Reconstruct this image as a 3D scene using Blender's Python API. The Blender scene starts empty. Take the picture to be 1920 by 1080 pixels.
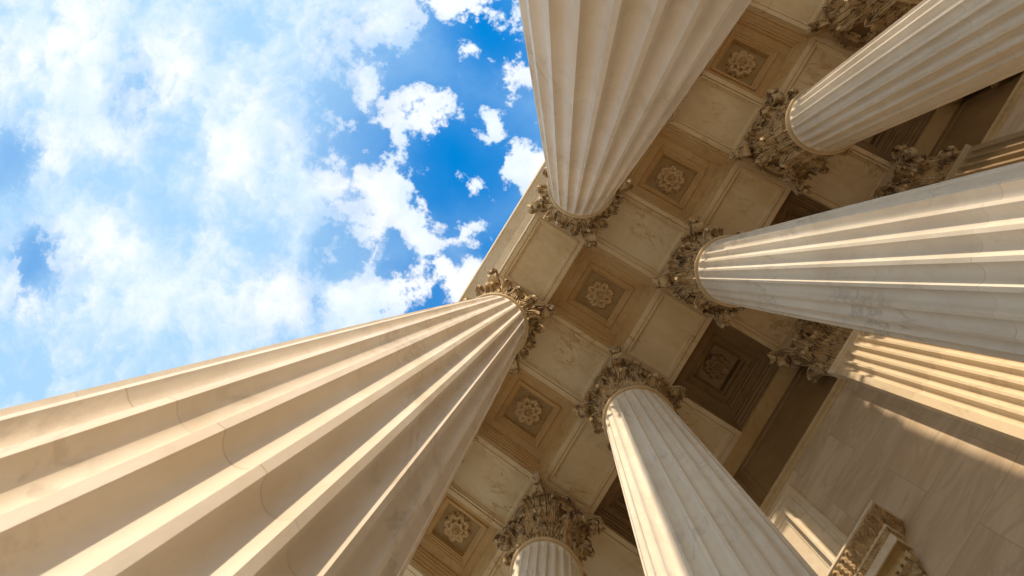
import bpy, bmesh, math, random
from mathutils import Vector, Matrix, noise as mnoise
random.seed(7)
PI = math.pi; sin = math.sin; cos = math.cos; rad = math.radians
SC = bpy.context.scene; COL = SC.collection

# ------------------------------------------------------------------ layout
# Everything is laid out in bay widths (one bay = S metres).  X runs into the
# building, Y along the colonnade, Z is the height above the viewer's eye.
S = 4.3; EYE = 0.372
ZN, ZB, ZC = 3.222, 3.817, 3.985          # column neck, beam soffit, coffer ceiling
DX = 0.967                                # front row to second row
R_TOP, R_BOT, R_RING = 0.1872, 0.2044, 0.2042
WX, WY = 0.3906, 0.441                    # soffit widths
XW, XF, XP = 1.722, 1.757, 1.650          # wall face, frieze face, pilaster face
def P(x, y, z): return Vector((x*S, -y*S, (z+EYE)*S))

# ------------------------------------------------------------------ camera
CX, CY = 0.1753, 0.4718
ROWS = ((0.8348136, -0.5244520, 0.1674405), (0.5122155, 0.8513973, 0.1129509), (-0.2017957, -0.0085274, 0.9793905))
cam = bpy.data.cameras.new('camera'); camo = bpy.data.objects.new('camera', cam); COL.objects.link(camo)
r0, r1, r2 = (Vector(r) for r in ROWS)
mw = Matrix((r0, -r1, -r2)).transposed().to_4x4(); mw.translation = P(CX, CY, 0)
camo.matrix_world = mw
cam.sensor_width = 36; cam.lens = 36*1000/1920
cam.shift_x = 78.87/1920; cam.shift_y = -138.75/1920
cam.clip_start = 0.05; cam.clip_end = 5000
cam.dof.use_dof = True; cam.dof.focus_distance = 13.5; cam.dof.aperture_fstop = 4.0
SC.camera = camo
def pix_plane(u, v):
    """direction of a photo pixel as slopes (x/z, y/z) of the sky above"""
    d = r0*((u-960+78.87)/1000) + r1*((v-540+138.75)/1000) + r2
    return d.x/d.z, d.y/d.z

# ------------------------------------------------------------------ light
SUN_EL = rad(14.6)
SUN_X, SUN_Y = -0.742, 0.670              # towards the sun, in plan
svec = Vector((SUN_X, -SUN_Y, 0)).normalized()*cos(SUN_EL) + Vector((0, 0, sin(SUN_EL)))
sun = bpy.data.lights.new('sun', 'SUN'); suno = bpy.data.objects.new('sun', sun); COL.objects.link(suno)
sun.energy = 2.6; sun.angle = rad(0.9); sun.color = (1.0, 0.81, 0.60)
suno.rotation_euler = svec.to_track_quat('Z', 'Y').to_euler(); suno.location = (-30, 20, 40)
SC.view_settings.view_transform = 'Standard'; SC.view_settings.look = 'None'
SC.view_settings.exposure = 0.68; SC.view_settings.gamma = 1
SC.cycles.max_bounces = 12; SC.cycles.diffuse_bounces = 8
SC.cycles.use_denoising = True

# ------------------------------------------------------------------ sky
class NT:
    def __init__(s, t): s.t = t; s.t.nodes.clear()
    def n(s, kind, **kw):
        o = s.t.nodes.new(kind)
        for k, v in kw.items(): setattr(o, k, v)
        return o
    def l(s, a, b): s.t.links.new(a, b)
    def set(s, sock, v):
        if hasattr(v, 'is_output') or isinstance(v, bpy.types.NodeSocket): s.l(v, sock)
        else: sock.default_value = v
    def math(s, op, a, b=None, c=None, clamp=False):
        o = s.n('ShaderNodeMath', operation=op, use_clamp=clamp); s.set(o.inputs[0], a)
        if b is not None: s.set(o.inputs[1], b)
        if c is not None: s.set(o.inputs[2], c)
        return o.outputs[0]
    def vmath(s, op, a, b=None, out=0):
        o = s.n('ShaderNodeVectorMath', operation=op); s.set(o.inputs[0], a)
        if b is not None: s.set(o.inputs[1], b)
        return o.outputs[out]
    def noise(s, vec, scale, detail=5, rough=.55, dist=0, col=False):
        o = s.n('ShaderNodeTexNoise'); s.l(vec, o.inputs['Vector'])
        o.inputs['Scale'].default_value = scale; o.inputs['Detail'].default_value = detail
        o.inputs['Roughness'].default_value = rough; o.inputs['Distortion'].default_value = dist
        return o.outputs['Color' if col else 'Fac']
    def smooth(s, v, a, b, lo=0., hi=1.):
        o = s.n('ShaderNodeMapRange', interpolation_type='SMOOTHSTEP'); s.set(o.inputs[0], v)
        o.inputs[1].default_value = a; o.inputs[2].default_value = b
        o.inputs[3].default_value = lo; o.inputs[4].default_value = hi
        return o.outputs[0]
    def mix(s, f, a, b, blend='MIX'):
        o = s.n('ShaderNodeMix', data_type='RGBA', blend_type=blend); s.set(o.inputs[0], f)
        for q, v in ((6, a), (7, b)):
            s.set(o.inputs[q], v if not isinstance(v, tuple) or len(v) == 4 else v+(1,))
        return o.outputs[2]

world = bpy.data.worlds.new('World'); SC.world = world; world.use_nodes = True
N = NT(world.node_tree)
sky = N.n('ShaderNodeTexSky', sky_type='NISHITA', sun_disc=False)
sky.sun_elevation = SUN_EL; sky.sun_rotation = math.atan2(svec.x, svec.y)
sky.air_density = 1.0; sky.dust_density = 0.6; sky.ozone_density = 2.0
geo = N.n('ShaderNodeTexCoord')
sep = N.n('ShaderNodeSeparateXYZ'); N.l(geo.outputs['Generated'], sep.inputs[0])
zc = N.math('MAXIMUM', sep.outputs[2], 0.06)
cmb = N.n('ShaderNodeCombineXYZ')
N.l(N.math('DIVIDE', sep.outputs[0], zc), cmb.inputs[0]); N.l(N.math('DIVIDE', sep.outputs[1], zc), cmb.inputs[1])
pl = cmb.outputs[0]
wcol = N.vmath('SUBTRACT', N.noise(pl, 7.0, 6, .6, col=True), (.5, .5, .5))
wsc = N.n('ShaderNodeVectorMath', operation='SCALE'); N.l(wcol, wsc.inputs[0]); wsc.inputs['Scale'].default_value = .17
pw = N.vmath('ADD', pl, wsc.outputs[0])
pw = N.vmath('MULTIPLY', pw, (1, 1, 0))
def blob_field(blobs):
    acc = None
    for u, v, r, w in blobs:
        c = pix_plane(u, v)
        d = N.vmath('DISTANCE', pw, (c[0], c[1], 0), out=1)
        f = N.smooth(d, 0.0, r/1000*1.45, w, 0.0)
        acc = f if acc is None else N.math('MAXIMUM', acc, f)
    return acc
holes = blob_field([(823,105,90,1.),(936,70,90,1.),(812,325,110,.85),(850,385,90,1.1),(985,215,75,1),(940,400,60,1),
    (870,270,110,.9),(905,160,90,1.1),(805,565,70,1.),(900,470,80,.9),(740,130,70,.7),(640,480,110,.62),(740,475,70,.75),(63,485,60,.8),(14,300,70,.6),(85,545,55,.7),
    (253,170,90,.45),(190,316,80,.5),(690,290,80,.62),(620,250,90,.4),(590,560,60,.5),(420,60,80,.3),(505,420,120,.3),(330,640,120,.25),(30,640,150,.35),(985,420,60,1)])
puffs = blob_field([(788,211,72,1.05),(760,240,45,.8),(858,197,58,1),(922,225,52,.95),(703,162,52,.9),(879,112,34,1),(945,140,58,1),(879,345,42,.85),
    (972,324,55,1.),(795,422,65,.95),(755,360,85,.9),(690,380,90,.7),(879,440,55,.85),(880,520,55,.8),(765,555,55,.62),(541,584,80,.7),(654,584,75,.75),(745,42,75,.9),
    (844,21,60,1.),(966,42,55,1.),(914,21,40,.9),(958,280,30,.7),(200,180,200,.8),(120,60,200,.8),(330,90,160,.7),(220,450,110,.75),(430,330,150,.6),(10,530,55,.8),(70,590,60,.6),(370,560,190,.5),(565,360,150,.5)])
n1 = N.noise(pw, 3.2, 9, .62); n2 = N.noise(pl, 14.0, 7, .6); n3 = N.noise(pl, 5.0, 5, .55)
dens = N.math('ADD', 0.50, N.math('MULTIPLY', N.math('SUBTRACT', n1, .5), 2.7))
dens = N.math('SUBTRACT', dens, N.math('MULTIPLY', holes, 1.05))
dens = N.math('ADD', dens, N.math('MULTIPLY', puffs, 0.75))
dens = N.math('ADD', dens, N.math('MULTIPLY', N.math('SUBTRACT', n2, .5), 1.0))
# thin high veil: pale over most of the sky, clearing towards the deep blue gap
veil = blob_field([(860,300,330,1.),(930,60,260,1.),(810,560,190,.9),(63,490,110,.6),(14,300,110,.45),(640,470,120,.35),(620,250,130,.3),(250,180,110,.25),(690,380,140,.4),(560,560,110,.35),(700,120,130,.5),(740,470,120,.5),(980,480,200,1)])
n4 = N.noise(pl, 21.0, 8, .62)
n5 = N.noise(pl, 44.0, 6, .6); n6 = N.noise(pw, 9.0, 8, .62)
crisp = N.math('ADD', dens, N.math('MULTIPLY', N.math('SUBTRACT', n4, .47), 3.0))
crisp = N.math('ADD', crisp, N.math('MULTIPLY', N.math('SUBTRACT', n5, .5), 1.2))
soft = N.math('ADD', dens, N.math('MULTIPLY', N.math('SUBTRACT', n6, .5), 1.7))
alpha = N.math('ADD', N.math('MULTIPLY', N.smooth(soft, 0.10, 1.38), N.math('SUBTRACT', 1.0, veil, clamp=True)),
               N.math('MULTIPLY', N.smooth(crisp, 0.22, .74), N.math('MINIMUM', veil, 1.0)))
deep = N.mix(1.0, sky.outputs[0], (.06, 1.65, 2.8), 'MULTIPLY')
deep = N.mix(.8, deep, (0., 2.15, 6.3))
blue = N.mix(veil, (3.7, 6.1, 8.6), deep)
# cloud brightness: thin veils take on the blue behind, thick heads are white
cl = N.mix(N.smooth(n3, .35, .62), (6.8, 8.1, 9.3), (9.4, 9.5, 9.6))
skyc = N.mix(alpha, blue, cl)
# towards the horizon the sky pales into haze
hz = N.smooth(sep.outputs[2], 0.02, 0.30)
skyc = N.mix(hz, N.mix(0.5, sky.outputs[0], (8.0, 8.3, 8.8)), skyc)
bg = N.n('ShaderNodeBackground'); bg.inputs['Strength'].default_value = 0.073
N.l(skyc, bg.inputs['Color'])
wo = N.n('ShaderNodeOutputWorld'); N.l(bg.outputs[0], wo.inputs['Surface'])

# ------------------------------------------------------------------ materials
MATS = {}
def stone(name, c1, c2, vein, vein_amt=.5, stain=(.2, .12, .05), stain_amt=0., rough=.55, scale=1., joints=None, bump=.08, stretch=(1, 1, .45), stain_scale=2.2, stain_lo=.5, stain_hi=.75):
    m = bpy.data.materials.new(name); m.use_nodes = True; N = NT(m.node_tree)
    tc = N.n('ShaderNodeTexCoord'); oi = N.n('ShaderNodeObjectInfo')
    off = N.n('ShaderNodeVectorMath', operation='SCALE'); off.inputs[0].default_value = (31.7, 17.3, 23.9)
    N.l(oi.outputs['Random'], off.inputs['Scale'])
    v0 = tc.outputs['Object']
    v = N.vmath('ADD', v0, off.outputs[0])
    vs = N.vmath('MULTIPLY', v, stretch)
    a = N.noise(vs, .55*scale, 6, .6, .6)
    b = N.noise(vs, 2.6*scale, 8, .65, 1.2)
    f = N.math('ADD', N.math('MULTIPLY', a, .65), N.math('MULTIPLY', b, .35))
    col = N.mix(N.smooth(f, .36, .64), c1, c2)
    # marble veins: thin lines where a distorted noise crosses its middle value
    w = N.noise(vs, .9*scale, 7, .6, 1.6)
    ln = N.math('ABSOLUTE', N.math('SUBTRACT', w, .5))
    vn = N.math('MULTIPLY', N.smooth(ln, 0.0, .035, 1, 0), N.smooth(N.noise(v, .7*scale, 3), .45, .68))
    col = N.mix(N.math('MULTIPLY', vn, vein_amt), col, vein)
    if joints:
        ss = N.n('ShaderNodeSeparateXYZ'); N.l(v0, ss.inputs[0])
        # one tone per drum
        acc = None
        for z in joints:
            st = N.math('GREATER_THAN', ss.outputs[2], z)
            acc = st if acc is None else N.math('ADD', acc, st)
        wn = N.n('ShaderNodeTexWhiteNoise', noise_dimensions='2D')
        cc = N.n('ShaderNodeCombineXYZ'); N.l(acc, cc.inputs[0]); N.l(oi.outputs['Random'], cc.inputs[1]); N.l(cc.outputs[0], wn.inputs['Vector'])
        tone = N.math('MULTIPLY_ADD', wn.outputs['Value'], .12, .92)
        tm = N.n('ShaderNodeCombineXYZ')
        for k in range(3): N.l(tone, tm.inputs[k])
        col = N.mix(1.0, col, tm.outputs[0], 'MULTIPLY')
        jl = None
        for z in joints:
            d = N.math('ABSOLUTE', N.math('SUBTRACT', ss.outputs[2], z))
            g = N.smooth(d, .002, .007, 1, 0)
            jl = g if jl is None else N.math('MAXIMUM', jl, g)
        jl = N.math('MULTIPLY', jl, N.smooth(N.noise(v, 3, 3), .35, .6, .35, .9))
        col = N.mix(N.math('MULTIPLY', jl, .7), col, (.46, .36, .25))
    if stain_amt:
        s1 = N.noise(v, stain_scale, 8, .68, .8); s2 = N.noise(v, stain_scale*7, 5, .6)
        sm = N.math('ADD', N.math('MULTIPLY', s1, .7), N.math('MULTIPLY', s2, .3))
        col = N.mix(N.math('MULTIPLY', N.smooth(sm, stain_lo, stain_hi), stain_amt), col, stain)
    bs = N.n('ShaderNodeBsdfPrincipled'); N.l(col, bs.inputs['Base Color'])
    N.set(bs.inputs['Roughness'], N.smooth(b, .2, .8, rough-.1, rough+.12))
    bs.inputs['Specular IOR Level'].default_value = .35
    bp = N.n('ShaderNodeBump'); bp.inputs['Strength'].default_value = bump; bp.inputs['Distance'].default_value = .03
    N.l(N.noise(v, 9*scale, 8, .7), bp.inputs['Height']); N.l(bp.outputs[0], bs.inputs['Normal'])
    o = N.n('ShaderNodeOutputMaterial'); N.l(bs.outputs[0], o.inputs[0])
    MATS[name] = m; return m
JOINTS = [(z+EYE)*S for z in (-.22, .44, 1.13, 1.88, 2.56)]
M_SHAFT = stone('column_marble', (.71, .60, .46), (.80, .72, .61), (.46, .38, .29), .5, joints=JOINTS, stain=(.50, .36, .20), stain_amt=.55, scale=1.1, bump=.14, stain_scale=1.3)
M_SHAFT2 = stone('grey_veined_marble', (.69, .61, .49), (.81, .75, .63), (.46, .41, .35), .55, joints=JOINTS, stain=(.58, .45, .28), stain_amt=.32, scale=1.0, bump=.12)
M_CAP = stone('weathered_capital_stone', (.58, .41, .20), (.69, .54, .33), (.35, .25, .15), .3, stain=(.10, .05, .018), stain_amt=.92, scale=3, bump=.35, stretch=(1, 1, 1), stain_scale=3.2, stain_lo=.47, stain_hi=.60)
M_ABAC = stone('capital_stone', (.54, .41, .24), (.60, .50, .35), (.35, .25, .15), .3, stain=(.26, .15, .06), stain_amt=.55, scale=2, bump=.15, stretch=(1, 1, 1))
M_RING = stone('neck_ring_stone', (.52, .38, .20), (.62, .48, .30), (.35, .25, .15), .3, stain=(.34, .21, .09), stain_amt=.5, scale=3, stretch=(1, 1, 1), bump=.1)
M_CEIL = stone('ceiling_marble', (.70, .525, .285), (.79, .66, .44), (.44, .27, .11), .8, stain=(.48, .30, .13), stain_amt=.55, scale=1.2, stretch=(.5, 1, 1), bump=.06, stain_scale=.7)
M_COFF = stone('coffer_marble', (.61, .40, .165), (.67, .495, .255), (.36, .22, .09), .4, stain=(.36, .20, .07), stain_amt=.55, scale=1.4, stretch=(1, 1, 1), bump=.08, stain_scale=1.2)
M_COFD = stone('dark_coffer_marble', (.24, .145, .055), (.31, .20, .09), (.16, .09, .035), .4, stain=(.20, .11, .035), stain_amt=.6, scale=1.4, stretch=(1, 1, 1), bump=.08, stain_scale=1.2)  # darker tone of the coffer marble, for inner bay and frieze
M_BELL = stone('grimy_shaded_bell_stone', (.20, .13, .06), (.30, .20, .10), (.15, .1, .05), .3, stain=(.08, .045, .018), stain_amt=.7, scale=3, bump=.3, stretch=(1, 1, 1))  # grime, plus the shade between the leaves put into the bell colour
M_RECESS = stone('stained_shaded_recess_marble', (.48, .33, .14), (.55, .41, .21), (.32, .21, .09), .3, stain=(.28, .16, .06), stain_amt=.6, scale=2, stretch=(1, 1, 1), bump=.1, stain_scale=2)  # brown staining, with some of the recess shade mixed into the colour
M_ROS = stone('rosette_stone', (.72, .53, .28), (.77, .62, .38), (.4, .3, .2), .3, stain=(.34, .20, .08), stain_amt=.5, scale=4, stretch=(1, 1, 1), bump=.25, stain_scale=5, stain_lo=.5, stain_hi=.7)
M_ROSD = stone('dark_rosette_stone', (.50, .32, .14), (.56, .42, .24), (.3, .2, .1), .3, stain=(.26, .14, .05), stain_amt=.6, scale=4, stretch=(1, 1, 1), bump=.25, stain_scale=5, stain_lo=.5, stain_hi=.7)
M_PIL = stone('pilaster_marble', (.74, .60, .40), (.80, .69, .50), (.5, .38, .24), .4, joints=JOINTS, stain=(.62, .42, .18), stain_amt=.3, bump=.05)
M_PILD = stone('shaded_pilaster_marble', (.36, .26, .14), (.46, .35, .21), (.3, .2, .1), .4, joints=JOINTS, stain=(.24, .15, .06), stain_amt=.5, bump=.05)  # darker copy of the pilaster marble: shade of the far pilasters in its colour
M_TRIMD = stone('dark_trim_marble', (.46, .33, .16), (.56, .43, .24), (.3, .2, .1), .3, stain=(.26, .16, .06), stain_amt=.6, scale=1.5, stretch=(1, 1, 1), bump=.1)
M_PAVE = stone('pale_paving', (.44, .38, .30), (.50, .45, .38), (.3, .26, .2), .3, scale=.4, stretch=(1, 1, 1))
M_GROUND = stone('plaza_stone', (.52, .46, .38), (.58, .53, .46), (.3, .26, .2), .3, scale=.2, stretch=(1, 1, 1))
M_TRIM = stone('door_marble', (.70, .58, .40), (.76, .68, .54), (.4, .3, .2), .3, stain=(.42, .27, .11), stain_amt=.4, scale=1.5, stretch=(1, 1, 1), bump=.08)
M_CARVE2 = stone('ochre_stained_soffit', (.46, .31, .12), (.54, .39, .18), (.3, .2, .1), .3, stain=(.28, .17, .06), stain_amt=.6, scale=2, stretch=(1, 1, 1), bump=.08, stain_scale=2)
M_CARVE = stone('dirty_carved_stone', (.52, .36, .17), (.62, .48, .28), (.3, .2, .1), .3, stain=(.20, .115, .045), stain_amt=.7, scale=4, stretch=(1, 1, 1), bump=.3, stain_scale=4, stain_lo=.42, stain_hi=.6)

def wall_material(name):
    m = bpy.data.materials.new(name); m.use_nodes = True; N = NT(m.node_tree)
    tc = N.n('ShaderNodeTexCoord'); v = tc.outputs['Object']
    sx = N.n('ShaderNodeSeparateXYZ'); N.l(v, sx.inputs[0])
    cm = N.n('ShaderNodeCombineXYZ'); N.l(sx.outputs[1], cm.inputs[0]); N.l(sx.outputs[2], cm.inputs[1])
    br = N.n('ShaderNodeTexBrick', offset=.5, offset_frequency=2); N.l(cm.outputs[0], br.inputs['Vector'])
    br.inputs['Scale'].default_value = 1; br.inputs['Brick Width'].default_value = 2.2; br.inputs['Row Height'].default_value = 1.06
    br.inputs['Mortar Size'].default_value = .006; br.inputs['Mortar Smooth'].default_value = 0
    br.inputs['Color1'].default_value = (0, 0, 0, 1); br.inputs['Color2'].default_value = (1, 1, 1, 1); br.inputs['Mortar'].default_value = (.5, .5, .5, 1)
    # each slab is cut from another place: shift the figure by the slab's tone
    sh = N.vmath('MULTIPLY', br.outputs['Color'], (0, 19, 27))
    vv = N.vmath('ADD', v, sh)
    rot = N.n('ShaderNodeMapping'); N.l(vv, rot.inputs[0]); rot.inputs['Rotation'].default_value = (rad(-18), 0, 0); rot.inputs['Scale'].default_value = (1, .32, 1.5)
    a = N.noise(rot.outputs[0], 1.0, 8, .65, 1.2); w = N.noise(rot.outputs[0], .8, 7, .6, 2.0)
    col = N.mix(N.smooth(a, .35, .65), (.56, .43, .28), (.70, .575, .41))
    ln = N.math('ABSOLUTE', N.math('SUBTRACT', w, .5))
    col = N.mix(N.math('MULTIPLY', N.smooth(ln, 0, .05, 1, 0), N.smooth(a, .4, .6, .05, .34)), col, (.34, .27, .19))
    s = N.noise(v, .5, 5, .6); col = N.mix(N.smooth(s, .45, .75, 0, .4), col, (.60, .44, .26))
    tint = N.n('ShaderNodeSeparateColor'); N.l(br.outputs['Color'], tint.inputs[0])
    t = N.math('MULTIPLY_ADD', tint.outputs[0], .09, .92)
    tm = N.n('ShaderNodeCombineXYZ')
    for k in range(3): N.l(t, tm.inputs[k])
    col = N.mix(1.0, col, tm.outputs[0], 'MULTIPLY')
    col = N.mix(N.math('MULTIPLY', br.outputs['Fac'], .45), col, (.28, .21, .14))
    bs = N.n('ShaderNodeBsdfPrincipled'); N.l(col, bs.inputs['Base Color']); bs.inputs['Roughness'].default_value = .5
    bs.inputs['Specular IOR Level'].default_value = .35
    bp = N.n('ShaderNodeBump'); bp.inputs['Strength'].default_value = .25; bp.inputs['Distance'].default_value = .01; bp.invert = True
    N.l(br.outputs['Fac'], bp.inputs['Height']); N.l(bp.outputs[0], bs.inputs['Normal'])
    o = N.n('ShaderNodeOutputMaterial'); N.l(bs.outputs[0], o.inputs[0]); return m
M_WALL = wall_material('coursed_marble_wall')

# ------------------------------------------------------------------ mesh helpers
class MB:
    """collects vertices and faces, in bay units, local to the thing's origin"""
    def __init__(s): s.v = []; s.f = []
    def add(s, verts, faces):
        o = len(s.v); s.v += [tuple(p) for p in verts]; s.f += [tuple(i+o for i in f) for f in faces]
    def grid(s, pts, nu, nv, cu=False, cv=False):
        """pts row-major: nv rows of nu points"""
        f = []
        for j in range(nv if cv else nv-1):
            for i in range(nu if cu else nu-1):
                a = j*nu+i; b = j*nu+(i+1) % nu; c = ((j+1) % nv)*nu+(i+1) % nu; d = ((j+1) % nv)*nu+i
                f.append((a, b, c, d))
        s.add(pts, f)
    def box(s, x0, x1, y0, y1, z0, z1):
        s.add([(x0,y0,z0),(x1,y0,z0),(x1,y1,z0),(x0,y1,z0),(x0,y0,z1),(x1,y0,z1),(x1,y1,z1),(x0,y1,z1)],
              [(0,3,2,1),(4,5,6,7),(0,1,5,4),(1,2,6,5),(2,3,7,6),(3,0,4,7)])
    def rings(s, cx, cy, hx, hy, prof, cap=True):
        """rectangular mouldings: prof is a list of (inset, z)"""
        pts = []
        for i, z in prof:
            pts += [(cx-hx+i, cy-hy+i, z), (cx+hx-i, cy-hy+i, z), (cx+hx-i, cy+hy-i, z), (cx-hx+i, cy+hy-i, z)]
        n = len(prof); s.grid(pts, 4, n, cu=True)
        if cap:
            o = len(s.v)-4; s.f.append((o, o+1, o+2, o+3))
    def prism_y(s, prof, y0, y1, close=False):
        """extrude (x, z) profile along y"""
        n = len(prof); s.grid([(x, y0, z) for x, z in prof]+[(x, y1, z) for x, z in prof], n, 2, cu=close)
        if close:
            o = len(s.v)-2*n; s.f.append(tuple(range(o, o+n))); s.f.append(tuple(range(o+2*n-1, o+n-1, -1)))
    def revolve(s, prof, n=48, a0=0., a1=2*PI):
        pts = []
        full = abs(a1-a0-2*PI) < 1e-6
        k = n if full else n+1
        for r, z in prof:
            for i in range(k):
                a = a0+(a1-a0)*i/n; pts.append((r*cos(a), r*sin(a), z))
        s.grid(pts, k, len(prof), cu=full)
    def thicken(s, t):
        """closed shell from an open sheet, moved along vertex normals"""
        bm = bmesh.new(); vs = [bm.verts.new(p) for p in s.v]
        for f in s.f:
            try: bm.faces.new([vs[i] for i in f])
            except ValueError: pass
        bm.normal_update()
        n = len(s.v); nor = [v.normal.copy() for v in bm.verts]
        cnt = {}
        for f in s.f:
            for i in range(len(f)):
                e = (f[i], f[(i+1) % len(f)]); cnt[tuple(sorted(e))] = cnt.get(tuple(sorted(e)), [])+[e]
        back = [tuple(Vector(p)-nn*t) for p, nn in zip(s.v, nor)]
        nf = [tuple(i+n for i in reversed(f)) for f in s.f]
        rim = [(e[0][1], e[0][0], e[0][0]+n, e[0][1]+n) for e in cnt.values() if len(e) == 1]
        s.v = s.v+back; s.f = s.f+nf+rim
        bm.free()
    def mesh(s, name, mat, smooth=35, fix=True):
        me = bpy.data.meshes.new(name)
        me.from_pydata([(x*S, -y*S, z*S) for x, y, z in s.v], [], s.f)
        bm = bmesh.new(); bm.from_mesh(me)
        bmesh.ops.remove_doubles(bm, verts=bm.verts, dist=1e-5)
        if fix: bmesh.ops.recalc_face_normals(bm, faces=bm.faces)
        bm.to_mesh(me); bm.free()
        me.materials.append(mat)
        if smooth:
            me.polygons.foreach_set('use_smooth', [True]*len(me.polygons))
            me.set_sharp_from_angle(angle=rad(smooth))
        me.update(); return me
def obj(name, me, parent=None, loc=(0, 0, 0), rz=0., sc=None):
    """loc in bay units relative to the parent; rz is turned in plan (X towards Y)"""
    o = bpy.data.objects.new(name, me); COL.objects.link(o); o.parent = parent
    o.location = (loc[0]*S, -loc[1]*S, loc[2]*S); o.rotation_euler = (0, 0, -rz)
    if sc: o.scale = sc
    return o
def thing(name, label, cat, x, y, z, group=None):
    o = bpy.data.objects.new(name, None); COL.objects.link(o); o.location = P(x, y, z); o.empty_display_size = .3
    o['label'] = label; o['category'] = cat; o['kind'] = 'thing'
    if group: o['group'] = group
    return o
def structure(name, me, loc):
    o = bpy.data.objects.new(name, me); COL.objects.link(o); o.location = loc; o['kind'] = 'structure'; return o

# ------------------------------------------------------------------ ground
m = MB(); m.box(-300, 300, -300, 300, -.01, 0)
structure('ground', m.mesh('ground', M_GROUND, 0), (0, 0, -1.6))
m = MB()
m.box(-.55, 2.6, -8.5, 8.5, -.6, 0)
for k in range(8): m.box(-.55-.09*(k+1), -.551-.09*k, -6.5, 6.5, -.6, -.037*(k+1))
structure('portico_floor', m.mesh('portico_floor', M_PAVE, 0), (0, 0, 0))

# ------------------------------------------------------------------ columns
HN = ZN+EYE                                # neck height above the floor, bay units
def shaft_r(zl):
    t = (zl-EYE)/ZN
    return R_BOT+(R_TOP-R_BOT)*t+.0234*t*(1-t)
def shaft_mesh():
    NF = 24; K = 12                        # per flute: 3 fillet points + 9 across the hollow
    zt = HN-.021; zb = .30
    zs = [zb-.03, zb-.012]+[zb+.01*k for k in range(0, 6)]+[.4+(HN-.14-.4)*k/34 for k in range(35)]
    zs += [HN-.13+.108*k/18 for k in range(19)]+[HN-.018, HN-.012]
    fw = .185                              # fillet share of the pitch
    pts = []
    for z in zs:
        rr = shaft_r(z)
        for k in range(NF):
            base = 2*PI*k/NF
            for q in range(K):
                if q < 2: t = q/2*fw; dep = 0.
                elif q == 2: t = fw; dep = 0
                else: t = fw+(1-fw)*(q-2)/(K-2)
                w = (t-fw)/(1-fw)*2-1      # -1..1 across the hollow
                if q > 2:
                    hw = 2*PI/NF*(1-fw)/2*rr
                    e = max(0, (z-(zt-hw))/hw, ((zb+hw)-z)/hw)
                    u = 1-w*w-e*e
                    dep = hw*.88*u**.60 if u > 0 else 0
                    if z > zt or z < zb: dep = 0
                a = base+t*2*PI/NF
                r = rr-dep
                pts.append((r*cos(a), r*sin(a), z))
    m = MB(); m.grid(pts, NF*K, len(zs), cu=True)
    # small cove under the neck ring
    return m.mesh('column_shaft', M_SHAFT, 46)
def ring_mesh():
    m = MB()
    c = HN; pr = [(R_TOP-.004, c-.019), (R_TOP+.004, c-.017), (R_TOP+.004, c-.009), (R_TOP+.001, c-.008)]
    for k in range(9):
        a = -PI/2+PI*k/8; pr.append((R_RING-.011+.011*cos(a), c+.001+.011*sin(a)))
    pr += [(R_TOP+.004, c+.013), (R_TOP-.004, c+.013)]
    m.revolve(pr, 96); return m.mesh('neck_ring', M_RING, 40)
HC = ZB-ZN                                 # capital height
def bell_mesh():
    m = MB()
    pr = [(.181, 0.0), (.181, .03), (.183, HC*.35), (.190, HC*.6), (.205, HC*.76), (.226, HC*.84), (.236, HC*.865), (.236, HC*.885), (.20, HC*.885)]
    m.revolve(pr, 64); return m.mesh('bell', M_BELL, 40)
def abacus_mesh():
    """concave-sided slab with clipped horns"""
    h = .258; n = 14; out = []
    for k in range(4):
        a = k*PI/2
        pts = []
        for i in range(n+1):
            t = -1+2*i/n
            y = t*(h-.018); x = h*.77+(h-.77*h)*t*t
            pts.append((x, y))
        out += [(x*cos(a)-y*sin(a), x*sin(a)+y*cos(a)) for x, y in pts]
    m = MB(); pts = []
    prof = [(.93, HC*.885), (.94, HC*.915), (.955, HC*.925), (.955, HC*.93), (.985, HC*.955), (1.0, HC*.965), (1.0, HC-.001), (.5, HC-.001)]
    for s, z in prof: pts += [(x*s, y*s, z) for x, y in out]
    k = len(out); m.grid(pts, k, len(prof), cu=True)
    m.f.append(tuple(range(k)))
    return m.mesh('abacus', M_ABAC, 35)
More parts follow.
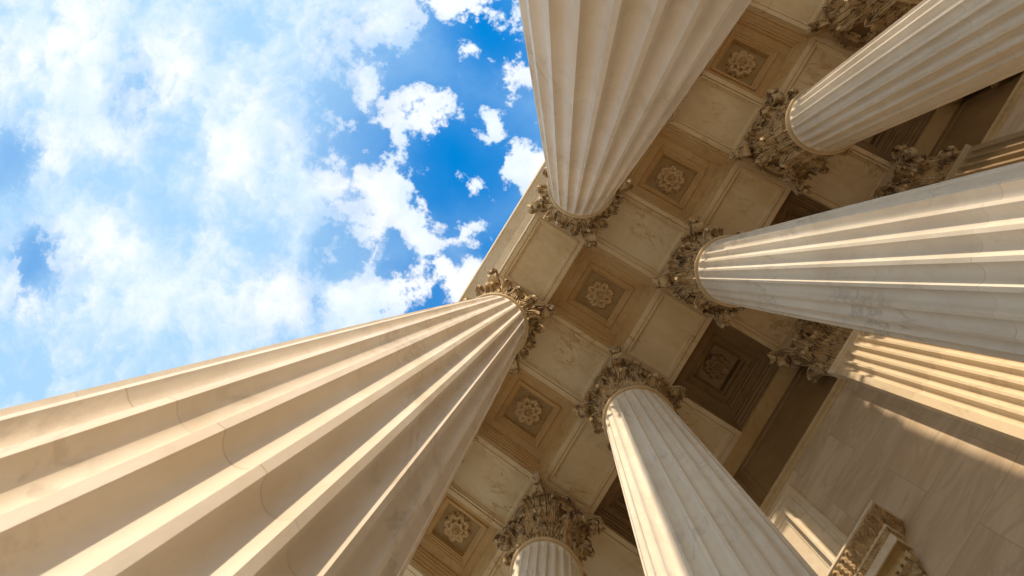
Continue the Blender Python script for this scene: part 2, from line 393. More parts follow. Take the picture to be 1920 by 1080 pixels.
def leaf(height, width, curl, lean, lobes=4, nu=25, nv=34, rib=.006, thick=.010, bend=.66, tipw=.72, jit=0.):
    """one acanthus leaf: hugs the bell up +z, leans to +x, and its broad scalloped head rolls over outwards"""
    L = height*1.5; ds = L/(nv-1); x = z = 0.; ang = PI/2; path = []
    for j in range(nv):
        t = j/(nv-1); path.append((x, z, ang))
        if t < bend: ang -= lean*ds/(L*bend)*(.3+1.4*t/bend)
        else: ang -= curl*ds/(L*(1-bend))*(.6+.8*(t-bend)/(1-bend))
        x += cos(ang)*ds; z += sin(ang)*ds
    top = max(p[1] for p in path); k = height/top
    path = [(x*k, z*k, a) for x, z, a in path]
    m = MB(); pts = []
    for j, (px, pz, an) in enumerate(path):
        t = j/(nv-1)
        env = width*(.72+.28*sin(PI*min(1, t*1.2)))*(1-(1-tipw)*max(0, (t-.72)/.28)**1.5)
        if t > .9: env *= math.sqrt(max(0.06, 1-((t-.9)/.1)**2*.8))
        lob = abs(sin(t*PI*lobes+.35))**.6
        for i in range(nu):
            u = -1+2*i/(nu-1); au = abs(u)
            w = env*u*(1-.34*au**2*(1-lob))
            # ribs fan out from the midrib
            ph = (u*5.6+(.9*t if u > 0 else -.9*t))*PI
            d = rib*1.15*cos(ph)*(.55+.6*au)*min(1, 4*t+.3)
            d += rib*2.2*math.exp(-(u/.12)**2)*(1-.5*t)
            d -= .50*env*(1-cos(u*1.35))*(1 if t < bend else .75)
            d += .30*env*au**2.5*(1-lob)
            d += jit*mnoise.noise(Vector((u*2.5, t*5, jit*900)))
            pts.append((px+sin(an)*d, w, pz-cos(an)*d))
    m.grid(pts, nu, nv); m.thicken(thick)
    return m
def spiral_ribbon(pts2, widths, thick):
    """ribbon in the x-z plane with square section; pts2 list of (x, z)"""
    m = MB(); n = len(pts2); out = []
    for k in range(n):
        a = pts2[max(0, k-1)]; b = pts2[min(n-1, k+1)]
        tx, tz = b[0]-a[0], b[1]-a[1]; L = math.hypot(tx, tz) or 1; nx, nz = -tz/L, tx/L
        th = thick*(1-.45*k/n); w = widths(k/(n-1))
        x, z = pts2[k]
        ring = []
        for (s, c) in ((-1, -1), (-1, 1), (-.45, .55), (.45, .55), (1, 1), (1, -1)):
            ring.append((x+nx*th*c*.5, s*w, z+nz*th*c*.5))
        out += ring
    m.grid(out, 6, n, cu=True)
    m.f.append((5, 4, 3, 2, 1, 0)); o = len(out)-6; m.f.append(tuple(range(o, o+6)))
    return m
def volute_path(x0, z0, xe, ze, r, turns=1.6, n0=16, n1=34):
    """stem from (x0,z0) bending out to a scroll whose eye is at (xe,ze)"""
    pts = []
    ax, az = xe-r*.15, ze+r                # top of the scroll
    c1 = (x0+.012, z0+(az-z0)*.62); c2 = (xe-r*1.2, az+.002)
    for k in range(n0):
        t = k/n0; q = 1-t
        pts.append((q**3*x0+3*q*q*t*c1[0]+3*q*t*t*c2[0]+t**3*ax, q**3*z0+3*q*q*t*c1[1]+3*q*t*t*c2[1]+t**3*az))
    for k in range(n1+1):
        t = k/n1; a = PI/2+.15-t*turns*2*PI; rr = r*(1-.80*t)
        pts.append((xe+rr*cos(a), ze+rr*sin(a)))
    return pts
def rosette_mb(R, depth, n1=8, n2=8, hub=.28):
    """flower seen from below: faces -z; petals fold round the heart"""
    m = MB(); au_ = lambda u: .5*u**4*2-.9*u**8
    def petals(n, r0, r1, w, zlift, phase, cup):
        for k in range(n):
            a = phase+2*PI*k/n; nu, nv = 9, 9; pts = []
            for j in range(nv):
                t = j/(nv-1); rr = r0+(r1-r0)*t
                ww = w*max(.05, sin(PI*(.20+.77*t)))**.62
                for i in range(nu):
                    u = -1+2*i/(nu-1)
                    rx = rr-.05*R*u*u*t; y = ww*u
                    z = -zlift-cup*sin(PI*t*.9)*(.45+.55*(1-u*u))+.55*cup*math.exp(-(u/.30)**2)*sin(PI*min(1,t*1.15)) - .45*cup*au_(u)*(t > .15)
                    if t > .8: z += cup*1.5*(t-.8)/.2*(.6)
                    pts.append((rx*cos(a)-y*sin(a), rx*sin(a)+y*cos(a), z))
            g = MB(); g.grid(pts, nu, nv); g.thicken(.06*R); m.add(g.v, g.f)
    petals(n1, hub*R*.8, R*.97, R*.22, depth*.02, PI/n1, depth*.30)
    petals(n1, hub*R*.9, R*1.0, R*.268, depth*.24, 0, depth*.46)
    petals(n2, hub*R*.5, R*.60, R*.17, depth*.62, PI/n2, depth*.34)
    return m
def heart_mb(R, depth, hub=.28):
    m = MB(); h = hub*R
    m.revolve([(h*1.0, -depth*.3), (h*1.06, -depth*.85), (h*.98, -depth*1.0), (h*.86, -depth*.97), (h*.80, -depth*.72), (h*.70, -depth*.72), (h*.66, -depth*1.0), (h*.58, -depth*1.08), (h*.44, -depth*1.0), (h*.40, -depth*.8), (h*.32, -depth*.8), (h*.28, -depth*1.1), (h*.14, -depth*1.2), (0.0005, -depth*1.22)], 24)
    return m

ME_SHAFT = shaft_mesh(); ME_RING = ring_mesh(); ME_BELL = bell_mesh(); ME_ABAC = abacus_mesh()
ME_LEAF_LO = [leaf(.225, .054, 3.6, .24, 3, bend=.70, tipw=.62, jit=.006*(1+k)).mesh('acanthus_leaf', M_CAP, 50) for k in range(2)]
ME_LEAF_HI = [leaf(.385, .052, 3.6, .26, 4, bend=.80, tipw=.62, jit=.005*(1+k)).mesh('acanthus_leaf', M_CAP, 50) for k in range(2)]
ME_LEAF_CO = leaf(.235, .050, 3.3, 1.02, 4, bend=.70, rib=.008, tipw=.8).mesh('acanthus_leaf', M_CAP, 50)
ME_LEAF_MI = leaf(.20, .038, 3.2, .34, 3, bend=.72, nu=17, nv=24).mesh('acanthus_leaf', M_CAP, 50)
def volute_mesh():
    m = MB()
    pts = volute_path(.196, HC*.50, .298, HC*.775, .042)
    for s in (-1, 1):
        r = spiral_ribbon(pts, lambda t: .015+.006*sin(PI*t), .020)
        m.add([(x-.012*abs(s), y+s*(.021-.010*(x-.19)/.12), z) for x, y, z in r.v], r.f)
    # the ribbed husk that carries the scroll
    m2 = leaf(.20, .040, 2.1, .55, 3, nu=15, nv=20, rib=.006)
    m.add([(x+.205, y, z+HC*.62) for x, y, z in m2.v], m2.f)
    return m.mesh('volute', M_CAP, 45)
ME_VOL = volute_mesh()
def helix_mesh():
    m = MB(); pts = volute_path(0, 0, .052, .115, .026, 1.4, 12, 24)
    for s in (-1, 1):
        r = spiral_ribbon(pts, lambda t: .012, .014)
        # stands across the face: x of the path runs along the face
        m.add([(.207+y+.012, s*(.070-x), z+HC*.55) for x, y, z in r.v], r.f)
    return m.mesh('helix', M_CAP, 45)
ME_HEL = helix_mesh()
def fleuron_mesh():
    g = rosette_mb(.052, .030, 7, 6); h = heart_mb(.052, .030); m = MB()
    for q in (g, h): m.add([(-z, y, x) for x, y, z in q.v], q.f)
    st = MB(); st.revolve([(.012, -.14), (.010, -.05), (.016, 0)], 8); m.add([(x-.012, y, z) for x, y, z in st.v], st.f)
    return m.mesh('fleuron', M_CAP, 45)
ME_FLE = fleuron_mesh()
def base_mesh():
    m = MB(); r = shaft_r(.3)
    pr = [(r-.01, .262), (r+.012, .262), (r+.014, .235)]
    for c, h, rr in ((.212, .022, r+.022), (.125, .030, r+.055)):
        pr += [(rr+h*cos(a)*.9, c+h*sin(a)) for a in [PI/2-PI*k/8 for k in range(9)]]
        if c > .2: pr += [(r+.018, .182), (r+.020, .168), (r+.035, .158)]
    m.revolve(pr, 72); return m.mesh('column_base', M_SHAFT, 40)
ME_BASE = base_mesh()
m = MB(); m.box(-.275, .275, -.275, .275, 0, .094); ME_PLINTH = m.mesh('plinth', M_SHAFT, 0)

def build_column(label, mat):
    t = thing('fluted_column', label, 'column', 0, 0, -EYE, 'fluted columns of the portico')
    obj('shaft', ME_SHAFT, t); obj('neck_ring', ME_RING, t)
    b = obj('base', ME_BASE, t); obj('plinth', ME_PLINTH, b)
    c = obj('capital', ME_BELL, t, (0, 0, HN))
    obj('abacus', ME_ABAC, c)
    for k in range(8):
        a = 2*PI*k/8
        obj('acanthus_leaf', ME_LEAF_LO[k % 2], c, (.187*cos(a), .187*sin(a), .012), a)
        a += PI/8
        obj('acanthus_leaf', ME_LEAF_HI[k % 2], c, (.184*cos(a), .184*sin(a), .012), a)
    for k in range(4):
        a = PI/4+k*PI/2
        obj('acanthus_leaf', ME_LEAF_CO, c, (.188*cos(a), .188*sin(a), HC*.46), a)
        obj('volute', ME_VOL, c, (0, 0, 0), a)
        obj('helix', ME_HEL, c, (0, 0, 0), a+PI/4)
        for d in (-1, 1): obj('acanthus_leaf', ME_LEAF_MI, c, (.190*cos(a+d*.36), .190*sin(a+d*.36), HC*.50), a+d*.42)
        obj('fleuron', ME_FLE, c, (.215*cos(a+PI/4), .215*sin(a+PI/4), HC*.925), a+PI/4)
    return t
def copy_thing(o, parent=None):
    c = o.copy(); COL.objects.link(c); c.parent = parent
    for ch in list(o.children): copy_thing(ch, c)
    return c
def set_shaft(t, mat):
    for ch in t.children:
        if ch.name.startswith('shaft'):
            ch.material_slots[0].link = 'OBJECT'; ch.material_slots[0].material = mat
proto = build_column('', M_SHAFT)
COLS = [
    (0, 0, M_SHAFT, 'huge cream fluted column nearest the viewer, sweeping up from the lower left corner'),
    (0, 1, M_SHAFT, 'broad cream fluted column at the top centre with blue sky on its left edge'),
    (0, -1, M_SHAFT, 'fluted column hidden behind the nearest huge column, only its carved capital peeping out'),
    (0, 2, M_SHAFT, 'fluted column hidden behind the top centre column, bits of its capital showing past the shaft'),
    (0, 3, M_SHAFT, 'fourth fluted column of the front row, beyond the top edge of the view'),
    (0, 4, M_SHAFT, 'added fluted column out of view past the top edge, shading the far pilaster'),  # added unseen column; its capital blocks the sun from the far pilaster
    (1, 0, M_SHAFT2, 'pale fluted column with one sunlit creamy side, running down to the bottom edge'),
    (1, 1, M_SHAFT2, 'thick fluted column crossing the right side above the flat sunlit yellow pilaster'),
    (1, 2, M_SHAFT2, 'dim fluted column in the upper right corner with its whole carved capital showing'),
    (1, -1, M_SHAFT2, 'short looking fluted column at the bottom centre showing mostly its large capital'),
    (1, 3, M_SHAFT2, 'dark stained capital and column cut by the top edge, above the upper right column'),
]
for k, (i, j, mat, lab) in enumerate(COLS):
    t = proto if k == 0 else copy_thing(proto)
    t.location = P(i*DX, j, -EYE); t['label'] = lab
    set_shaft(t, mat)

# ------------------------------------------------------------------ pilasters
PW = .206                                  # half width
def pilaster_shaft():
    m = MB(); d = XW-XP; zt = HN-.034; zb = .3
    n = 7; pitch = .0505; hw = pitch*.39
    ys = [-PW]
    for k in range(n):
        c = (k-(n-1)/2)*pitch
        ys += [c-hw]+[c+hw*(-1+2*q/10) for q in range(1, 10)]+[c+hw]
    ys += [PW]
    zs = [0.1, zb]+[zb+.004*k for k in range(1, 7)]+[.4+(HN-.12-.4)*k/6 for k in range(7)]+[HN-.10+.066*k/14 for k in range(15)]+[HN-.02]
    pts = []
    for z in zs:
        for y in ys:
            dep = 0
            for k in range(n):
                c = (k-(n-1)/2)*pitch; w = (y-c)/hw
                e = max(0, (z-(zt-hw))/hw, (zb+hw-z)/hw); u = 1-w*w-e*e
                if u > 1e-6 and abs(w) < 1: dep = hw*.95*math.sqrt(u)
            pts.append((dep, y, z))
    m.grid(pts, len(ys), len(zs))
    for s in (-1, 1): m.add([(0, s*PW, zs[0]), (d, s*PW, zs[0]), (d, s*PW, zs[-1]), (0, s*PW, zs[-1])], [(0, 1, 2, 3)])
    m.add([(0, -PW, zs[0]), (0, PW, zs[0]), (d, PW, zs[0]), (d, -PW, zs[0])], [(0, 1, 2, 3)])
    return m.mesh('pilaster_shaft', M_PIL, 32, fix=False)
def along(m, prof, y0, y1, d):
    """moulding round three sides of a pilaster; prof (projection, z)"""
    pts = []
    for p, z in prof: pts += [(d, y0-p, z), (-p, y0-p, z), (-p, y1+p, z), (d, y1+p, z)]
    m.grid(pts, 4, len(prof))
m = MB(); along(m, [(0, HN-.026), (.006, HN-.02), (.006, HN-.012), (.014, HN-.006), (.016, HN), (.014, HN+.006), (.004, HN+.012), (-.004, HN+.012)], -PW, PW, XW-XP)
ME_PRING = m.mesh('pilaster_ring', M_PIL, 40)
m = MB(); along(m, [(-.006, 0), (-.004, HC*.55), (.012, HC*.78), (.028, HC*.87), (.028, HC*.885), (-.02, HC*.885)], -PW, PW, XW-XP)
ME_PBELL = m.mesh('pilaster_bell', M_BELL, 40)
m = MB(); along(m, [(.0, HC*.885), (.035, HC*.885), (.038, HC*.925), (.05, HC*.955), (.05, HC-.001), (-.02, HC-.001)], -PW, PW, XW-XP)
ME_PABAC = m.mesh('pilaster_abacus', M_ABAC, 35)
m = MB(); along(m, [(0, .262), (.014, .255), (.03, .23), (.022, .19), (.03, .17), (.06, .13), (.06, .1), (.07, .094), (.07, 0)], -PW, PW, XW-XP)
ME_PBASE = m.mesh('pilaster_base', M_PIL, 40); ME_PSH = pilaster_shaft()
def dup_mesh(me, mat):
    c = me.copy(); c.materials.clear(); c.materials.append(mat); return c
def build_pilaster(label):
    t = thing('fluted_pilaster', label, 'pilaster', XP, 0, -EYE, 'pilasters on the inner wall')
    obj('shaft', ME_PSH, t); obj('neck_ring', ME_PRING, t); obj('base', ME_PBASE, t)
    c = obj('capital', ME_PBELL, t, (0, 0, HN)); obj('abacus', ME_PABAC, c)
    for k in range(4): obj('acanthus_leaf', ME_LEAF_LO[k % 2], c, (0, -.155+.1033*k, .012), PI)
    for k in range(3): obj('acanthus_leaf', ME_LEAF_HI[k % 2], c, (.003, -.1033+.1033*k, .012), PI)
    for s in (-1, 1):
        obj('acanthus_leaf', ME_LEAF_CO, c, (.012, s*.17, HC*.46), PI-s*PI/4)
        obj('volute', ME_VOL, c, (.142+.012, s*.05, 0), PI-s*PI/4)
        obj('acanthus_leaf', ME_LEAF_LO[0], c, (.04, s*PW, .012), s*PI/2)
    obj('helix', ME_HEL, c, (.20, 0, 0), PI)
    obj('fleuron', ME_FLE, c, (-.035, 0, HC*.925), PI)
    return t
pil = build_pilaster('')
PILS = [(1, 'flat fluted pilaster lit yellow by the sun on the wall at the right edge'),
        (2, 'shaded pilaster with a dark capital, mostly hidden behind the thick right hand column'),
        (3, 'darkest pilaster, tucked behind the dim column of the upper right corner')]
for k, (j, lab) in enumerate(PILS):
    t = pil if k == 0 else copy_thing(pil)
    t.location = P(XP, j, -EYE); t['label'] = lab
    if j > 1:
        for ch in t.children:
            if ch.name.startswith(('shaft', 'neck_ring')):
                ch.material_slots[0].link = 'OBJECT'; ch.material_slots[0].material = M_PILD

# ------------------------------------------------------------------ ceiling
YLO, YHI = -3, 4
ceil = thing('coffered_ceiling', 'tan coffered marble ceiling of the portico with carved rosettes between its beams', 'ceiling', DX, .5, ZB)
C0 = (DX, .5, ZB)
def cpart(name, m, mat, parent=None, sm=35, fix=True, at=None):
    """m in scene bay units; origin moved to `at`"""
    at = at or C0
    m.v = [(x-at[0], y-at[1], z-at[2]) for x, y, z in m.v]
    pa = C0 if parent is None or parent == ceil else parent['_at']
    o = obj(name, m.mesh(name, mat, sm, fix), parent or ceil, (at[0]-pa[0], at[1]-pa[1], at[2]-pa[2]))
    o['_at'] = at; return o
SUNK = [(0, .25), (0, 0), (.030, 0), (.0305, .010), (.036, .010), (.0365, .002), (.050, .002), (.052, .012), (.060, .014), (.066, .022), (.072, .0225)]
def beam(x0, x1, y0, y1):
    cx, cy, hx, hy = (x0+x1)/2, (y0+y1)/2, (x1-x0)/2, (y1-y0)/2
    m = MB(); m.rings(cx, cy, hx, hy, [(i, ZB+z) for i, z in SUNK])
    return cpart('beam', m, M_CEIL, sm=0, fix=False, at=(cx, cy, ZB))
hx, hy = WX/2, WY/2
XB2 = DX+hx; X3 = 1.668                    # second bay: between second row and wall
for j in range(YLO, YHI+1):
    for cx in (0, DX):
        beam(cx-hx, cx+hx, j+hy, j+1-hy)   # beams along the colonnade
        m = MB(); m.box(cx-hx, cx+hx, j-hy+.0015, j+hy-.0015, ZB+.002, ZB+.25); cpart('beam_crossing', m, M_CEIL, sm=0, at=(cx, j, ZB))
    beam(hx, DX-hx, j-hy, j+hy)            # cross beams, front bay
    beam(XB2, XP+.01 if j > 0 else X3, j-hy, j+hy)            # cross beams, inner bay
m = MB(); m.box(X3, XF+.2, YLO-.3, YHI+1, ZB+.003, ZB+.25); cpart('wall_beam', m, M_COFF, sm=0)
def coffer(cx, cy, hx, hy, prof, rr, rd, zr, mat, mros):
    m = MB(); m.rings(cx, cy, hx, hy, prof, False)
    c = cpart('coffer', m, mat, sm=0, fix=False, at=(cx, cy, prof[-1][1]))
    q = prof[-1][0]-.004; m = MB(); m.box(cx-hx+q, cx+hx-q, cy-hy+q, cy+hy-q, prof[-1][1]-.0005, prof[-1][1]+.02)
    cpart('recess', m, M_RECESS, c, 0, at=(cx, cy, prof[-1][1]))
    g = rosette_mb(rr, rd); g.v = [(x+cx, y+cy, z+zr) for x, y, z in g.v]
    r = cpart('rosette', g, mros, c, 40, at=(cx, cy, zr))
    return c, r
# ledge and crown round the bay, flat margin, frame mouldings, sunk square
FRONT = [(-.012, ZB+.050), (.010, ZB+.050), (.010, ZB+.074), (.017, ZB+.079), (.022, ZB+.098), (.031, ZB+.112), (.032, ZB+.128), (.042, ZB+.130), (.042, ZB+.150), (.050, ZB+.158), (.050, ZB+.182),
         (.106, ZB+.184), (.108, ZB+.173), (.113, ZB+.168), (.118, ZB+.173), (.120, ZB+.183), (.128, ZB+.186), (.130, ZB+.198), (.137, ZB+.202), (.142, ZB+.213), (.148, ZB+.216), (.150, ZB+.275)]
INNER = [(-.012, ZB+.030), (.008, ZB+.030), (.008, ZB+.045), (.016, ZB+.050), (.022, ZB+.066), (.034, ZB+.074), (.036, ZB+.092), (.046, ZB+.095), (.046, ZB+.115),
         (.082, ZB+.118), (.084, ZB+.130), (.094, ZB+.138), (.098, ZB+.156), (.106, ZB+.158), (.106, ZB+.18), (.134, ZB+.184), (.136, ZB+.20), (.144, ZB+.212), (.152, ZB+.216), (.152, ZB+.29)]
x1a, x1b = hx, DX-hx; x2a, x2b = XB2, X3
rcache = {}
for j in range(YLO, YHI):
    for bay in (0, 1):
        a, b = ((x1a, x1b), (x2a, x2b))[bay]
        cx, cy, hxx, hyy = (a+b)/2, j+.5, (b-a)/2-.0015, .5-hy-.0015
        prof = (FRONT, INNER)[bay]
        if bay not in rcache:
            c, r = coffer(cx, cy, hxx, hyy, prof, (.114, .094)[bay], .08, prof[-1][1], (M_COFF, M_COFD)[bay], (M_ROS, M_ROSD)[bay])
            h = heart_mb((.114, .094)[bay], .08); h.v = [(x+cx, y+cy, z+prof[-1][1]) for x, y, z in h.v]
            cpart('heart', h, (M_ROS, M_ROSD)[bay], r, 40, at=(cx, cy, prof[-1][1])) if False else None
            # the heart rides on the rosette's mesh as one carved flower
            hm = h.v; mm = MB(); mm.add([(x-cx, y-cy, z-prof[-1][1]) for x, y, z in hm], h.f)
            obj('flower_heart', mm.mesh('flower_heart', (M_ROS, M_ROSD)[bay], 40), c, (0, 0, 0))
            if bay: c['label'] = 'deep shadowed coffer with a brown rosette'
            rcache[bay] = c
        else:
            c = copy_thing(rcache[bay], ceil)
            c.location = ((cx-C0[0])*S, -(cy-C0[1])*S, (prof[-1][1]-C0[2])*S)
            c['_at'] = (cx, cy, prof[-1][1])
            ang = random.uniform(-.35, .35)
            for ch in c.children:
                if not ch.name.startswith('recess'): ch.rotation_euler = (0, 0, ang)
m = MB(); m.box(-.19, XF+2.0, YLO-.8, YHI+1.2, ZB+.36, ZB+.5); cpart('roof_slab', m, M_CEIL, sm=0)

# ------------------------------------------------------------------ outer entablature
ent = thing('entablature', 'pale marble entablature edge with toothed cornice against the blue sky', 'entablature', -.3, .5, ZB)
E0 = (-.3, .5, ZB)
def epart(name, m, mat, sm=30, fix=True):
    m.v = [(x-E0[0], y-E0[1], z-E0[2]) for x, y, z in m.v]
    return obj(name, m.mesh(name, mat, sm, fix), ent)
y0, y1 = YLO-.5, YHI+1
A = -hx-.0025
m = MB(); m.prism_y([(A, ZB+.008), (A-.006, ZB+.004), (A-.014, ZB+.010), (A-.014, ZB+.10), (A-.020, ZB+.102), (A-.020, ZB+.20), (A-.026, ZB+.202), (A-.040, ZB+.24), (A-.040, ZB+.262), (A-.022, ZB+.264), (A-.022, ZB+.36), (A, ZB+.36)], y0, y1, True); epart('architrave', m, M_TRIM)
m = MB(); m.prism_y([(A, ZB+.364), (A-.030, ZB+.364), (A-.048, ZB+.385), (A-.050, ZB+.47), (A-.112, ZB+.474), (A-.116, ZB+.50), (A-.124, ZB+.503), (A-.124, ZB+.512), (A-.206, ZB+.516), (A-.208, ZB+.506), (A-.214, ZB+.506), (A-.214, ZB+.57), (A-.222, ZB+.574), (A-.236, ZB+.602), (A-.236, ZB+.63), (A, ZB+.63)], y0, y1, True)
epart('cornice', m, M_TRIM)
m = MB(); m.box(A+.002, 3.2, y0+.1, y1-.1, ZB+.51, ZB+.72); epart('attic_block', m, M_TRIM, 0)

# bird netting stretched under the cornice, from the lip of the architrave to the crown
M_NET = stone('net_cord', (.40, .31, .20), (.46, .36, .24), (.3, .2, .1), 0)
m = MB(); rows = [(A-.016, ZB+.09), (A-.040, ZB+.235), (A-.062, ZB+.375), (A-.118, ZB+.455), (A-.150, ZB+.485), (A-.200, ZB+.502)]
def strand(p, q, w):
    d = (q-p).normalized(); u = d.cross(Vector((.3, .2, 1))).normalized()*w; v = d.cross(u).normalized()*w
    m.add([p+u, p+v, p-u, p-v, q+u, q+v, q-u, q-v], [(0, 1, 5, 4), (1, 2, 6, 5), (2, 3, 7, 6), (3, 0, 4, 7)])
y = -1.6
while y < 2.6:
    sk = .010*sin(y*5)
    for (xa, za), (xb, zb_) in zip(rows, rows[1:]): strand(Vector((xa+.3, y-.5, za-ZB)), Vector((xb+.3, y-.5+sk*.3+.004, zb_-ZB)), .0008)
    y += .0165
for xa, za in rows+[(A-.09, ZB+.415), (A-.135, ZB+.470), (A-.175, ZB+.4935)]:
    y = -1.6
    while y < 2.5: strand(Vector((xa+.3, y-.5, za-ZB)), Vector((xa+.3, y-.4, za-ZB-.002*sin(y*31))), .0008); y += .1
o = bpy.data.objects.new('bird_net', m.mesh('bird_net', M_NET, 0, False)); COL.objects.link(o); o.location = P(*E0)
o['label'] = 'fine bird netting stretched along the underside of the cornice against the sky'; o['category'] = 'netting'; o['kind'] = 'thing'

# ------------------------------------------------------------------ inner wall
wall = thing('marble_wall', 'grey veined coursed marble wall behind the columns with a dark frieze band on top', 'wall', XW, .5, -EYE)
W0 = (XW, .5, -EYE)
def wpart(name, m, mat, parent=wall, sm=30, fix=True, base=None):
    b = base or W0
    m.v = [(x-b[0], y-b[1], z-b[2]) for x, y, z in m.v]
    return obj(name, m.mesh(name, mat, sm, fix), parent)
yw0, yw1 = YLO-1.2, YHI+1.2
m = MB(); m.box(XW, XW+.5, yw0, yw1, -EYE, ZN-.002); wpart('wall_face', m, M_WALL, sm=0)
m = MB(); m.prism_y([(XW+.01, ZN-.036), (XW-.004, ZN-.032), (XW-.010, ZN-.022), (XW-.010, ZN-.016), (XW-.022, ZN-.012), (XW-.028, ZN-.002), (XW-.026, ZN+.008), (XW-.014, ZN+.014), (XW-.010, ZN+.02), (XF+.01, ZN+.026)], yw0, yw1)
wpart('neck_moulding', m, M_TRIMD, fix=False)  # darker trim tone carries the shade of the upper right in its colour
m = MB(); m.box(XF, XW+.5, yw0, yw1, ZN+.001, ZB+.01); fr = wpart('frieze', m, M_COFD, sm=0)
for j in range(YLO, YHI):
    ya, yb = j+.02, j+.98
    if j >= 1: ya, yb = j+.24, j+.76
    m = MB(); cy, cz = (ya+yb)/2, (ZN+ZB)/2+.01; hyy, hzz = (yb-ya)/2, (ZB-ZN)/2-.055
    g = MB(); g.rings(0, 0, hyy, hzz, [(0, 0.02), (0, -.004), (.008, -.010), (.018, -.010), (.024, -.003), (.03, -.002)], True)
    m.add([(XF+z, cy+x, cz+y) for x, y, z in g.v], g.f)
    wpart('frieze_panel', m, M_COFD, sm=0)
m = MB(); m.box(XW-.06, XW+.5, yw0, yw1, -EYE, -EYE+.16); wpart('wall_base', m, M_WALL, sm=0)

# ------------------------------------------------------------------ doorway with hood, and the framed panel over it
YD = -.5
door = thing('doorway', 'doorway hood with carved leaf cornice and dentils jutting from the marble wall at lower right', 'doorway', XW, YD, -EYE)
D0 = (XW, YD, -EYE)
def dpart(name, m, mat, parent=door, sm=30, fix=True): return wpart(name, m, mat, parent, sm, fix, D0)
def hood_run(m, prof, half):
    """mitred three-sided moulding: prof (projection from wall, z); side returns keep the same projection"""
    pts = []
    for p, z in prof:
        pts += [(XW+.005, YD-half-p, z), (XW-p, YD-half-p, z), (XW-p, YD+half+p, z), (XW+.005, YD+half+p, z)]
    m.grid(pts, 4, len(prof))
HH, PT, HZ = .746, .115, 2.368              # half width at the wall, projection and height of the lip
m = MB(); hood_run(m, [(-.01, HZ+.014), (PT, HZ+.014), (PT+.002, HZ), (PT-.008, HZ-.002)], HH); hood = dpart('hood', m, M_TRIM)
def carved_run(m, pa, pb, pitch, amp, veins, half, rows=13, step=.0045):
    """carved band between (projection, z) points pa and pb on the front and both returns"""
    def relief(s_, t):
        f = s_/pitch-math.floor(s_/pitch); q = abs(f-.5)*2
        body = max(0., 1-(q/(.30+.68*sin(PI*(.12+.80*t))))**2)
        d = amp*(math.sqrt(body)*.9-.15)
        d += amp*.45*math.exp(-(q/.10)**2) if body > 0 else 0
        return d+amp*.32*sin((t*veins-q*1.3)*2*PI)*(body > .05)+amp*.12*mnoise.noise(Vector((s_*60, t*4, amp*300)))
    def prof(t):
        e = .5-.5*cos(PI*t)
        return pa[0]+(pb[0]-pa[0])*t, pa[1]+(pb[1]-pa[1])*(.55*t+.45*e)
    n = int(2*(half+pa[0])/step); pts = []
    for j in range(rows):
        t = j/(rows-1); p, z = prof(t)
        for i in range(n+1):
            s_ = -(half+p)+2*(half+p)*i/n; d = relief(s_+9, t)*min(1, 8*t+.1, 8*(1-t)+.1)
            pts.append((XW-p-d*.6, YD+s_, z-d*.8))
    m.grid(pts, n+1, rows)
    k = max(3, int(pa[0]/step))
    for sg in (-1, 1):
        pts = []
        for j in range(rows):
            t = j/(rows-1); p, z = prof(t)
            for i in range(k+1):
                x = p*i/k; d = relief(x+3, t)*min(1, 8*t+.1, 8*(1-t)+.1)
                pts.append((XW-x, YD+sg*(half+p+d*.6), z-d*.8))
        m.grid(pts, k+1, rows)
m = MB(); hood_run(m, [(PT-.007, HZ-.001), (PT-.024, HZ-.020), (PT-.046, HZ-.039), (PT-.05, HZ-.044), (PT-.063, HZ-.062)], HH); carved_run(m, (PT-.004, HZ-.002), (PT-.044, HZ-.042), .030, .009, 4, HH, 17); dpart('leaf_band', m, M_CARVE, hood, 60, False)
m = MB(); hood_run(m, [(PT-.042, HZ-.041), (PT-.045, HZ-.047), (PT-.049, HZ-.047), (PT-.050, HZ-.044)], HH); dpart('fillet', m, M_TRIM, hood)
m = MB(); carved_run(m, (PT-.049, HZ-.045), (PT-.061, HZ-.064), .013, .005, 1.5, HH, 9, .0026); dpart('pearl_band', m, M_CARVE, hood, 60, False)
m = MB(); hood_run(m, [(PT-.059, HZ-.062), (PT-.059, HZ-.104), (PT-.064, HZ-.104), (PT-.064, HZ-.096)], HH); dpart('corona', m, M_TRIM, hood)
m = MB(); hood_run(m, [(PT-.064, HZ-.096), (.034, HZ-.097), (.032, HZ-.103), (.026, HZ-.104), (.026, HZ-.136)], HH); dpart('soffit', m, M_CARVE2, hood, 0)
m = MB(); hood_run(m, [(.026, HZ-.135), (.030, HZ-.138), (.030, HZ-.142), (.024, HZ-.143), (.022, HZ-.178), (.02, HZ-.180)], HH); dpart('bed_moulding', m, M_CARVE, hood)
m = MB(); n = int(2*(HH+.03)/.029)
for k in range(n+1):
    y = YD-(HH+.040)+2*(HH+.032)*k/n
    m.box(XW-.042, XW-.018, y, y+.016, HZ-.175, HZ-.1435)
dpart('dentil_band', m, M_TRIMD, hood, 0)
m = MB(); hood_run(m, [(.020, HZ-.179), (.012, HZ-.205), (.010, HZ-.214)], HH); carved_run(m, (.024, HZ-.179), (.012, HZ-.213), .024, .006, 3, HH, 9, .004)
dpart('leaf_moulding', m, M_CARVE, hood, 60, False)
m = MB(); hood_run(m, [(.012, HZ-.2145), (.011, HZ-.42), (-.01, HZ-.42)], HH); dpart('hood_frieze', m, M_TRIMD, hood)
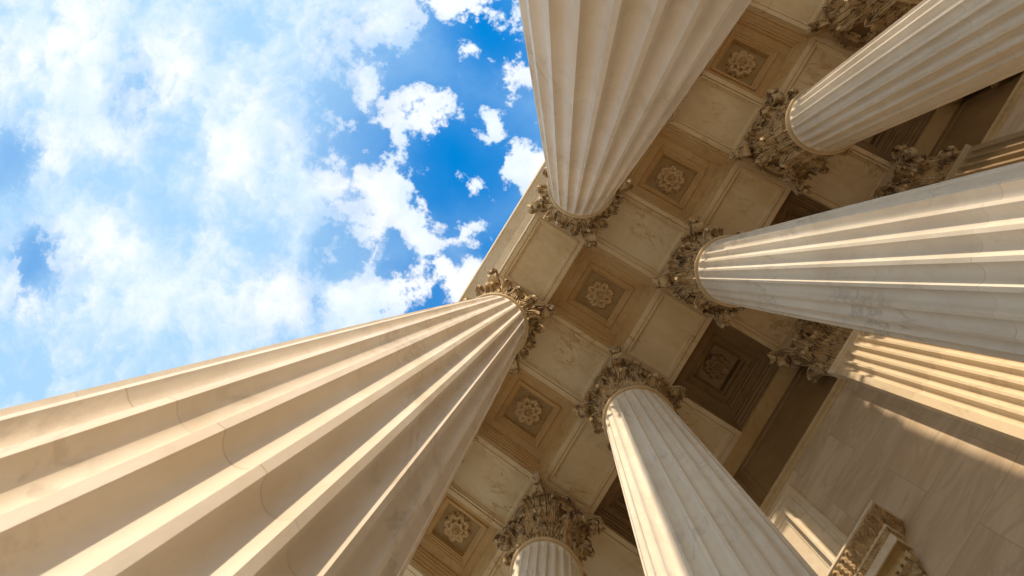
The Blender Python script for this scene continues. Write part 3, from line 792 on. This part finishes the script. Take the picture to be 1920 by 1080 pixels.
# door casing and leaf
m = MB()
def casing(prof, half, ztop, zbot):
    """frame round three sides of the opening; prof (outset from opening, projection)"""
    pts = []
    for o, p in prof:
        pts += [(XW-p, YD-half-o, zbot), (XW-p, YD-half-o, ztop+o), (XW-p, YD+half+o, ztop+o), (XW-p, YD+half+o, zbot)]
    g = MB(); g.grid(pts, 4, len(prof)); m.add(g.v, g.f)
casing([(0, -.06), (0, .012), (.03, .012), (.03, .018), (.07, .018), (.07, .025), (.09, .032), (.10, .032), (.10, -.01)], .40, HZ-.62, -EYE)
dpart('casing', m, M_TRIM)
for s in (-1, 1):
    m = MB(); pts = []
    for k in range(15):
        t = k/14; pj = .03+.075*(1-t)**1.4+.012*sin(t*2*PI); pts.append((XW-pj*.8, HZ-.31-.30*t))
    pr = pts+[(XW+.005, HZ-.62), (XW+.005, HZ-.31)]
    m.prism_y(pr, YD+s*.70-.028, YD+s*.70+.028, True); dpart('console_bracket', m, M_TRIM, door)
bronze = bpy.data.materials.new('dark_bronze'); bronze.use_nodes = True
NB = NT(bronze.node_tree); b_ = NB.n('ShaderNodeBsdfPrincipled'); tcb = NB.n('ShaderNodeTexCoord')
NB.l(NB.mix(NB.noise(tcb.outputs['Object'], 3, 6), (.05, .035, .02), (.12, .085, .05)), b_.inputs['Base Color'])
b_.inputs['Metallic'].default_value = .7; b_.inputs['Roughness'].default_value = .45
ob_ = NB.n('ShaderNodeOutputMaterial'); NB.l(b_.outputs[0], ob_.inputs[0])
for s in (-1, 1):
    m = MB()
    m.box(XW-.0095, XW-.002, YD+(.001 if s > 0 else -.395), YD+(.395 if s > 0 else -.001), -EYE, HZ-.625)
    dl = dpart('door_leaf', m, bronze, door, 0)
    m = MB()
    for k in range(4):
        g = MB(); g.rings(0, 0, .155, .24, [(0, .001), (0, -.006), (.02, -.006), (.026, -.001)], True)
        m.add([(XW-.0095+z, YD+s*.198+x, -.05+.53*k+y) for x, y, z in g.v], g.f)
    dpart('door_panel', m, bronze, dl, 0)

pan = thing('wall_panel', 'framed raised marble panel above the doorway hood, its top mouldings caught by the sun', 'panel', XW, YD, 2.6)
m = MB(); g = MB()
ZT_, ZL_, HP = 3.135, 2.40, .672
cz = (ZT_+ZL_)/2
g.rings(0, 0, HP, (ZT_-ZL_)/2, [(0, .01), (0, -.010), (.010, -.018), (.018, -.018), (.022, -.010), (.040, -.010), (.046, -.018), (.056, -.018)], False)
m.add([(XW+z, YD+x, cz+y) for x, y, z in g.v], g.f)
wpart('outer_frame', m, M_TRIM, pan, 0, False, (XW, YD, 2.6))
g = MB(); m = MB()
g.rings(0, 0, HP-.0565, (ZT_-ZL_)/2-.0565, [(-.004, -.017), (.030, -.012), (.032, -.016), (.040, -.028), (.050, -.034), (.060, -.034), (.064, -.020), (.074, -.018), (.078, -.008), (.092, -.006), (.094, -.002)], True)
m.add([(XW+z, YD+x, cz+y) for x, y, z in g.v], g.f)
wpart('panel_field', m, M_TRIM, pan, 0, False, (XW, YD, 2.6))

for o in bpy.data.objects:
    if '_at' in o.keys(): del o['_at']
